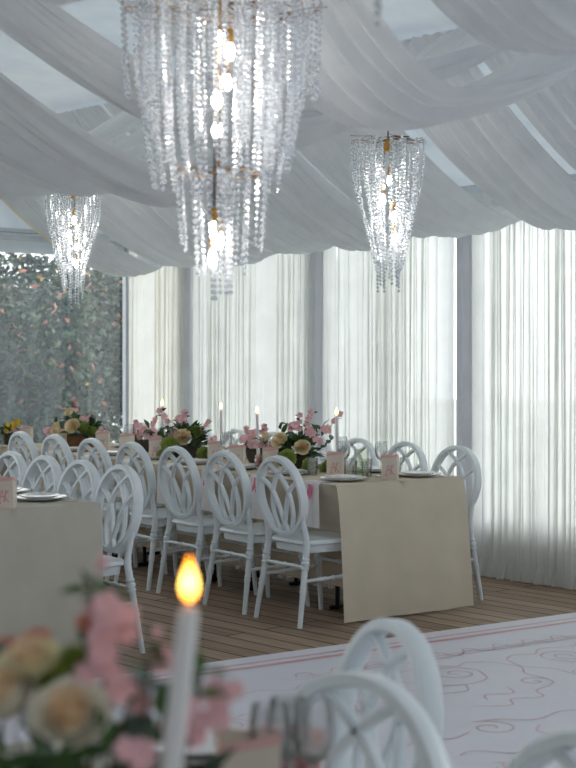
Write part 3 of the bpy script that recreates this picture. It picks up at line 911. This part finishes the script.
def centrepiece(loc, label, group, spec, size, seed, bowl=True, basket=False):
    """spec: lists of (kind, dx, dz, dy, r) measured from the base centre"""
    rr = random.Random(seed)
    root = thing('flower_arrangement', label, 'flowers', loc, 0, group)
    m = MB()
    if basket: m.box((0,0,.05), (size*.55, size*.4, .1)); m.build('wooden_box', M_basket, root, smooth=False)
    else:
        k = size
        m.lathe([(.18*k,.001),(.22*k,.01),(.30*k,.06*k/.3+.01),(.32*k,.09),(.29*k,.09),(.2*k,.03),(.001,.02)], 20); m.build('bowl', M_bowl, root)
    # bed of leaves
    mb = MB()
    for i in range(130):
        a = rr.random()*2*PI; e = rr.uniform(-.1,1.2); d = Vector((math.cos(a)*math.cos(e), math.sin(a)*math.cos(e), math.sin(e)))
        p = Vector((0,0,.09))+Vector((d.x*size*.30, d.y*size*.26, max(0,d.z)*size*.28))*rr.uniform(.5,1)
        add_leaf(mb, p, d+Vector((0,0,.1)), size*rr.uniform(.14,.24), size*rr.uniform(.07,.12), i+seed, rr.choice((0,0,1,2)))
    mb.build('foliage', [M_leaf, M_leafdark, M_leaf2], root)
    for i, (kind, dx, dz, dy, r) in enumerate(spec):
        p = Vector((dx, dy, dz)); d = Vector((dx*1.2, dy-.10, (dz-.10)*.9+.03))
        mb = MB()
        if kind == 'rose': add_rose(mb, p, d, r, 20, i+seed); mb.build('rose', [M_rose, M_rosein], root)
        elif kind == 'yrose': add_rose(mb, p, d, r, 18, i+seed); mb.build('rose', [M_yrose, M_rosein], root)
        elif kind == 'peach': add_rose(mb, p, d, r, 14, i+seed); mb.build('rose', [M_coral, M_coral], root)
        elif kind == 'mum': add_mum(mb, p, d, r, 170, i+seed); mb.build('chrysanthemum', M_mum, root)
        elif kind == 'pink':
            for q in range(4):
                o = Vector((rr.uniform(-1,1), rr.uniform(-1,.4), rr.uniform(-1,1)))*r*.7
                mb = MB(); add_blossom(mb, p+o, d+o*14+Vector((0,-.3,0)), r*rr.uniform(.6,.85), i*7+q)
                mb.build('pink_blossom', [M_pink, M_coral], root)
        elif kind == 'yellow':
            for q in range(6):
                o = Vector((rr.uniform(-1,1), rr.uniform(-1,.4), rr.uniform(-1,1)))*r*1.3
                mb = MB(); add_blossom(mb, p+o, d+Vector((0,-.3,0)), r*.7, i*7+q)
                mb.build('yellow_blossom', [M_yellow, M_coral], root)
        elif kind == 'blade':
            for q, dv in enumerate(((-1,-.2,.1),(-.2,-.3,1),(1,-.2,.15))):
                add_leaf(mb, p, dv, r*1.3*rr.uniform(.8,1.15), r*.65, i*5+q, 0)
            b = Vector((dx*.7, dy*.5, max(.09, dz*.5))); mb.tube([b, p], .0016, 5, 1)
            mb.build('leaf_spray', [M_leaf, M_stem], root)
        elif kind == 'branch':
            b = Vector((dx*.25, dy*.3, .10)); pts = spray(mb, b, p-b, (p-b).length, 7, r, r*.5, i+seed)
            o = mb.build('branch', [M_stem, M_leaf], root)
            for q in range(3):
                m2 = MB(); add_blossom(m2, pts[-1-q]+Vector((rr.uniform(-.01,.01),-.008,.006)), (rr.uniform(-.4,.4),-1,.5), r*.55, q+i)
                m2.build('bud', [M_pink, M_coral], o)
        elif kind == 'leaf':
            b = Vector((dx*.35, dy*.3, max(.09, dz*.45))); spray(mb, b, p-b, (p-b).length, 6, r*1.5, r*.8, i+seed)
            mb.build('leaf_spray', [M_stem, M_leaf], root)
        elif kind == 'euc':
            b = Vector((dx*.35, dy*.3, max(.09, dz*.45))); spray(mb, b, p-b, (p-b).length, 9, r, r*.8, i+seed)
            mb.build('leaf_spray', [M_stem, M_leaf2], root)
    return root
def spec_px(cx, base, d, items, sc=1):
    s = F/d; out = []
    for kind, x, y, dy, r in items:
        if kind == 'pink': r *= .72
        out.append((kind, (x-cx)/s, (base-y)/s, dy, r))
    return out
d3 = T1(.98,.46).y; b3 = 353+(EYE-TOP)*F/d3; x3 = 288+F*T1(.98,.46).x/d3
centrepiece(T1(.98,.46,Z1), 'flower arrangement of cream roses and green chrysanthemums at the near end of the long table', 'flower arrangements on the long table', spec_px(x3, b3, d3, [
    ('yrose',281,441,-.08,.055),('yrose',302,447,-.10,.05),('yrose',267,438,-.02,.04),('mum',287,457,-.19,.062),('mum',309,464,-.20,.055),('mum',327,466,-.17,.055),
    ('pink',292,428,0,.045),('pink',311,431,-.03,.05),('pink',326,430,0,.045),('pink',318,440,-.05,.04),('pink',270,446,-.06,.03),
    ('branch',305,411,0,.045),('branch',334,420,0,.045),('branch',255,445,-.05,.05),('branch',300,420,.03,.04),('leaf',320,425,-.02,.05),('leaf',278,428,0,.05),('euc',262,440,-.04,.045),('euc',330,442,-.06,.045),('leaf',260,452,-.08,.05)], ), .36, 11)
d2 = T1(2.29,.46).y; b2 = 353+(EYE-TOP)*F/d2; x2 = 288+F*T1(2.29,.46).x/d2
centrepiece(T1(2.29,.46,Z1), 'middle flower arrangement with lime chrysanthemums and a sage rose on the long table', 'flower arrangements on the long table', spec_px(x2, b2, d2, [
    ('mum',172,444,-.18,.065),('yrose',184,437,-.1,.06),('mum',206,452,-.19,.058),('mum',166,455,-.17,.055),('mum',195,432,-.03,.05),('euc',170,430,-.05,.06),('pink',180,420,0,.05),('pink',172,432,-.05,.045),('pink',158,440,-.04,.045),
    ('pink',212,440,-.03,.04),('branch',160,415,0,.05),('branch',183,416,0,.05),('leaf',148,430,-.02,.06),('branch',145,438,-.03,.05),('leaf',178,424,-.02,.05),('euc',205,435,0,.05),('branch',212,422,.02,.04)]), .40, 23)
d1 = T1(3.75,.46).y; b1 = 353+(EYE-TOP)*F/d1; x1 = 288+F*T1(3.75,.46).x/d1
centrepiece(T1(3.75,.46,Z1), 'farthest flower arrangement with round peach roses in a wooden box before the garden window', 'flower arrangements on the long table', spec_px(x1, b1, d1, [
    ('yrose',60,429,-.12,.055),('yrose',76,426,-.13,.06),('yrose',71,413,-.05,.042),('pink',75,405,0,.04),('pink',85,420,-.05,.04),('mum',86,427,-.08,.05),('mum',92,432,-.06,.05),('pink',50,432,-.05,.05),
    ('branch',76,398,0,.04),('leaf',72,405,0,.05),('leaf',95,424,0,.06),('euc',66,420,0,.05),('branch',93,418,0,.05),('leaf',55,424,0,.05),('pink',103,431,-.05,.04)]), .42, 37, basket=True)
centrepiece(T1(4.33,.12,Z1), 'small bunch of yellow flowers at the far left end of the long table', 'flower arrangements on the long table', [
    ('yellow',0,.14,-.03,.03),('yellow',.05,.17,0,.03),('leaf',.03,.19,0,.05),('leaf',-.06,.14,0,.05),('pink',.06,.12,-.03,.03)], .2, 51)

# second table of small things: pale blossoms in the middle of the long table
for i, (u, v, lab) in enumerate(((2.95,.52,'small posy of pale pink blossoms right of the farthest flowers'),(1.62,.58,'small posy of white and pink blossoms right of the middle flowers'))):
    centrepiece(T1(u, v, Z1), lab, 'posies on the long table', [('pink',0,.16,-.04,.05),('pink',.06,.13,-.03,.045),('pink',-.05,.14,-.03,.045),('branch',.07,.24,0,.04),('branch',-.05,.22,0,.04)], .2, 71+i)

# big blurred arrangement in the foreground
FG = Vector((-.215, 1.68, Z1))
def fg(x, y, d): p = at(x, y, d); return (p.x-FG.x, p.z-FG.z, p.y-FG.y)
def fgi(kind, x, y, d, r):
    if kind == 'pink': r *= .74
    a = fg(x, y, d); return (kind, a[0], a[1], a[2], r)
items = [fgi('rose',72,722,1.58,.044), fgi('yrose',32,668,1.62,.034), fgi('rose',8,702,1.60,.042), fgi('peach',36,645,1.66,.02), fgi('peach',4,655,1.68,.022),
    fgi('pink',110,615,1.62,.034), fgi('pink',98,640,1.60,.030), fgi('pink',112,632,1.62,.028), fgi('pink',96,660,1.60,.028), fgi('pink',118,614,1.6,.026), fgi('pink',103,563,1.66,.010),
    fgi('pink',110,700,1.62,.030), fgi('pink',122,690,1.66,.022), fgi('pink',190,716,1.58,.026), fgi('pink',212,706,1.60,.026), fgi('pink',226,690,1.62,.024), fgi('pink',186,730,1.6,.028), fgi('pink',135,756,1.55,.026),
    fgi('peach',92,626,1.63,.018), fgi('mum',60,690,1.66,.03), fgi('mum',128,742,1.66,.026), fgi('blade',30,765,1.60,.036), fgi('blade',112,752,1.57,.036), fgi('blade',45,762,1.58,.034), fgi('blade',5,760,1.58,.034), fgi('mum',72,668,1.68,.026),
    fgi('blade',90,590,1.64,.024), fgi('blade',104,598,1.63,.024), fgi('blade',202,672,1.6,.022), fgi('blade',198,694,1.58,.022), fgi('blade',150,662,1.62,.018), fgi('euc',130,682,1.62,.034), fgi('euc',15,640,1.68,.034),
    fgi('euc',140,700,1.62,.034), fgi('leaf',140,730,1.6,.034), fgi('leaf',120,715,1.62,.03), fgi('euc',150,745,1.62,.034), fgi('branch',122,668,1.66,.03), fgi('leaf',5,735,1.62,.03), fgi('leaf',85,655,1.68,.03), fgi('leaf',150,690,1.66,.02), fgi('branch',158,660,1.66,.012)]
centrepiece(FG, 'large blurred bouquet of cream roses and pink blossoms at the lower left foreground', 'flower arrangements in the foreground', items, .47, 91)

# ------------------------------------------------------------------ chandeliers
def bead_profile(mb, c, r):
    mb.lathe([(.0008,-1.05*r),(.62*r,-.62*r),(r,0),(.62*r,.62*r),(.0008,1.05*r)], 6, c=c)
def strand_mesh(name, r0, r1, L, pitch=.0182, rb=.0076, bow=.0, mat_=None):
    mb = MB(); n = int(L/pitch)
    for k in range(n):
        t = k/max(1,n-1); x = r0+(r1-r0)*(t**1.4)+bow*math.sin(PI*t)
        bead_profile(mb, (x, 0, -.01-t*L), rb*(1.0 if k % 4 else 1.12))
    mb.tube([(r0,0,0),(r0+(r1-r0)*.5**1.4+bow,0,-L*.5),(r1,0,-L-.01)], .0006, 4)
    me = mb.build(name, M_crystal, smooth=False); return me
def ring_of(root, tiers, zbase=0, seed=0, limit=100):
    rr = random.Random(seed); cnt = 0
    for (r0, r1, L, n, bow, z) in tiers:
        vs = [strand_mesh('crystal_strand', r0, r1, L*k, bow=bow) for k in (1.0, .94, 1.05)]
        us = [False]*3
        for i in range(n):
            q = rr.randrange(3)
            if not us[q]: o = vs[q]; us[q] = True
            else: o = vs[q].copy(); COL.objects.link(o)
            o.parent = root; o.location = (0,0,z); o.rotation_euler = (0,0,2*PI*(i+.5*rr.random())/n); cnt += 1
        for q in range(3):
            if not us[q]: bpy.data.objects.remove(vs[q])
    return cnt
def bulb(root, p, sock=.05, rb=.017, cord_to=None):
    p = Vector(p)
    m = MB(); m.lathe([(.011,0),(.0125,.004),(.0125,sock-.006),(.009,sock)], 12, c=p); so = m.build('socket', M_gold, root)
    m = MB(); m.lathe([(.0005,-.052),(rb*.62,-.046),(rb,-.03),(rb*.9,-.016),(.009,-.003),(.009,.0)], 12, c=p); m.build('bulb', M_bulb, root)
    m = MB(); m.tube([p+Vector((0,0,sock)), Vector((p.x*.6,p.y*.6,-.03))], .0022, 5); m.build('cord', M_cord, root)
def branches(root, R_, n, z, seed, name='branch_arm'):
    rr = random.Random(seed)
    for i in range(n):
        a = 2*PI*i/n+rr.uniform(-.15,.15); m = MB(); pts = []
        for k in range(7):
            t = k/6; aa = a+.35*math.sin(t*3+i); pts.append((R_*t*math.cos(aa), R_*t*math.sin(aa), z+.008*math.sin(t*6+i)))
        m.tube(pts, .0028, 6)
        for k in (2, 4):
            b = Vector(pts[k]); aa = a+(1 if k == 2 else -1)*.9
            m.tube([b, b+Vector((math.cos(aa),math.sin(aa),0))*R_*.35, b+Vector((math.cos(aa+.2),math.sin(aa+.2),0))*R_*.55], .0018, 5)
        m.build(name, M_bronze, root)
def ring_part(root, r, z, name):
    m = MB(); m.tube([(r*math.cos(2*PI*k/40), r*math.sin(2*PI*k/40), z) for k in range(41)], .0016, 6, capped=False); m.build(name, M_bronze, root)
def big_chandelier(loc, ceil, label):
    root = thing('chandelier', label, 'chandelier', loc)
    tiers = [(.312,.298,.27,26,0,0),(.255,.212,.53,24,.012,0),(.175,.15,.56,16,.01,0),(.09,.08,.42,6,0,0),
             (.138,.125,.225,14,0,-.525),(.09,.075,.29,8,0,-.525),(.035,.028,.365,6,0,-.525)]
    ring_of(root, tiers, seed=3)
    # loose inner strands, seen only as a shimmer
    mb = MB(); rr = random.Random(5)
    for i in range(34):
        a = rr.random()*2*PI; r = rr.uniform(.12,.29); L = .30 if r > .26 else rr.uniform(.42,.55)
        for k in range(int(L/.0172)):
            bead_profile(mb, (r*(1-.1*k*.0172/L)*math.cos(a), r*(1-.1*k*.0172/L)*math.sin(a), -.01-k*.0172), .0078)
    tag(mb.build('crystal_strand_filling', M_crystal, root, smooth=False), kind='stuff')
    branches(root, .31, 9, 0, 2)
    for r in (.312,.255,.175): ring_part(root, r, 0, 'hanging_ring')
    branches(root, .138, 6, -.525, 4, 'lower_branch_arm'); ring_part(root, .138, -.525, 'hanging_ring')
    m = MB(); m.lathe([(.02,-.085),(.02,.02),(.006,.03),(.006,ceil-loc[2])], 14); m.build('stem', M_gold, root)
    m = MB(); m.tube([(-.012,0,-.08),(-.012,0,-.45),(-.01,0,-.60)], .004, 8); m.build('rod', M_gold, root)
    for x, y, z in ((.001,0,-.095),(.024,-.015,-.145),(.012,.02,-.235),(-.015,-.01,-.295),(-.015,.01,-.385)): bulb(root, (x,y,z+.02), .05)
    for x, y, z in ((-.022,0,-.70),(-.008,-.012,-.735),(-.03,.012,-.79)): bulb(root, (x,y,z+.02), .045, .014)
    return root
def small_chandelier(loc, ceil, label, seed):
    root = thing('chandelier', label, 'chandelier', loc, rz=seed*.4)
    tiers = [(.182,.078,.50,15,.02,0),(.15,.07,.60,11,.016,0),(.105,.062,.68,9,.008,0),(.06,.055,.71,6,0,0)]
    ring_of(root, tiers, seed=seed)
    branches(root, .185, 7, 0, seed); ring_part(root, .105, 0, 'hanging_ring')
    m = MB(); m.lathe([(.004,-.01),(.004,ceil-loc[2])], 8); m.build('stem', M_cord, root)
    m = MB(); m.lathe([(.012,-.06),(.022,-.055),(.022,-.02),(.01,-.005),(.006,.01)], 12); m.build('canopy_cup', M_gold, root)
    for x, y, z in ((.012,0,-.18),(-.025,.01,-.275),(.02,-.012,-.36),(.034,.01,-.47)): bulb(root, (x,y,z), .05, .0155)
    return root
big_chandelier((-.207,4.70,2.56), 3.5, 'large tiered crystal chandelier with lit bulbs hanging in front, top centre')
small_chandelier((.50,7.5,2.535), 2.95, 'small crystal chandelier hanging at right before the sheer curtains', 1)
small_chandelier((-1.433,10.0,2.56), 2.97, 'small crystal chandelier hanging at left before the garden window', 2)
small_chandelier((.145,2.55,2.797), 3.35, 'blurred chandelier tip at the top edge, nearest the camera', 5)

# ------------------------------------------------------------------ outside
m = MB(); m.box((0,0,-.3), (60,60,.2)); o = m.build('ground', M_bounce_ground, smooth=False); o.location = (-6,24,0); tag(o, kind='structure')
def tree(x, y, h, rad, seed, label, n=18000):
    rr = random.Random(seed); root = thing('tree', label, 'tree', (x,y,-.2), 0, 'trees outside the garden window')
    m = MB(); pts = [Vector((0,0,0))]
    for k in range(1,7): pts.append(pts[-1]+Vector((rr.uniform(-.12,.12), rr.uniform(-.12,.12), h*.13)))
    m.tube(pts, [.10-.012*k for k in range(7)], 8)
    for k in range(7):
        b = pts[2+k % 5]; d = Vector((rr.uniform(-1,1), rr.uniform(-1,1), rr.uniform(.2,.9))).normalized()
        m.tube([b, b+d*rad*.5, b+d*rad*.9+Vector((0,0,.1))], [.035,.02,.008], 6)
    m.build('trunk', M_bark, root)
    m = MB()
    clumps = [(Vector((rr.uniform(-1,1)*rad*.75, rr.uniform(-1,1)*rad*.75, rr.uniform(.1,1)*h)), rr.uniform(.3,.6)*rad) for _ in range(26)]
    for i in range(n):
        c, cr = rr.choice(clumps); d = Vector((rr.gauss(0,1), rr.gauss(0,1), rr.gauss(0,.8))).normalized()*cr*rr.uniform(.5,1.05)
        p = c+d
        if p.z < .05: continue
        u = Vector((rr.uniform(-1,1), rr.uniform(-1,1), rr.uniform(-1,.3))).normalized(); w = u.cross(Vector((rr.uniform(-1,1),rr.uniform(-1,1),rr.uniform(-1,1)))).normalized()
        l = rr.uniform(.06,.12); ww = l*.28
        x_ = rr.random(); mi = 0 if x_ < .34 else 1 if x_ < .58 else 2 if x_ < .945 else 3 if x_ < .965 else 4
        m.quad(p, p+u*l*.5+w*ww, p+u*l, p+u*l*.5-w*ww, mi)
    m.build('foliage', TREE_M, root, smooth=False)
TR = [(-3.05,16.6,2.4,1.0),(-1.6,17.9,2.5,1.0),(-2.7,19.8,2.8,1.25),(-5.3,18.0,2.7,1.1),(.3,19.6,2.7,1.1),(-4.9,21.6,2.9,1.3),(-6.6,15.6,2.7,1.2)]
tl = ['leafy garden tree directly behind the glass, left one of the nearest two','leafy garden tree directly behind the glass, right one of the nearest two','taller garden tree in the middle behind the nearest two','garden tree at the left edge of the window','garden tree hidden mostly behind the corner curtain','garden tree farthest back at the left','garden tree beyond the left edge of the picture']
for i, (x, y, h, r) in enumerate(TR): tree(x, y, h, r, 100+i, tl[i])

# ------------------------------------------------------------------ light and camera
w = bpy.data.worlds.new('World'); S.world = w; w.use_nodes = True
nt = w.node_tree; nt.nodes.clear()
out = nt.nodes.new('ShaderNodeOutputWorld'); bg = nt.nodes.new('ShaderNodeBackground')
tc = nt.nodes.new('ShaderNodeTexCoord'); SKY_LO, SKY_HI = .6, 1.6
vm = nt.nodes.new('ShaderNodeVectorMath'); vm.operation = 'DOT_PRODUCT'; vm.inputs[1].default_value = (.70,.66,.27)   # overcast sky, brightest beyond the curtain wall
nt.links.new(tc.outputs['Generated'], vm.inputs[0])
mr = nt.nodes.new('ShaderNodeMapRange'); mr.inputs['From Min'].default_value = -1; mr.inputs['From Max'].default_value = 1
mr.inputs['To Min'].default_value = SKY_LO; mr.inputs['To Max'].default_value = SKY_HI
nt.links.new(vm.outputs['Value'], mr.inputs['Value']); nt.links.new(mr.outputs['Result'], bg.inputs['Strength'])
bg.inputs['Color'].default_value = (.925,.97,1.0,1)

nt.links.new(bg.outputs[0], out.inputs['Surface'])

cam = bpy.data.cameras.new('Camera'); co = bpy.data.objects.new('Camera', cam); COL.objects.link(co)
co.location = (0,0,EYE); co.rotation_euler = (PI/2,0,0)
cam.sensor_fit = 'VERTICAL'; cam.sensor_height = 36; cam.lens = F/768*36
cam.shift_y = -31/768
cam.clip_start = .05; cam.clip_end = 200
cam.dof.use_dof = True; cam.dof.focus_distance = 8.6; cam.dof.aperture_fstop = 4.2
S.camera = co
S.view_settings.view_transform = 'Standard'; S.view_settings.look = 'None'
S.view_settings.exposure = 1.26; S.view_settings.gamma = 1; S.view_settings.use_curve_mapping = False
try:
    S.cycles.use_denoising = True; S.cycles.max_bounces = 14; S.cycles.transparent_max_bounces = 24
    S.cycles.transmission_bounces = 8; S.cycles.diffuse_bounces = 6; S.cycles.sample_clamp_indirect = 6
except Exception: pass
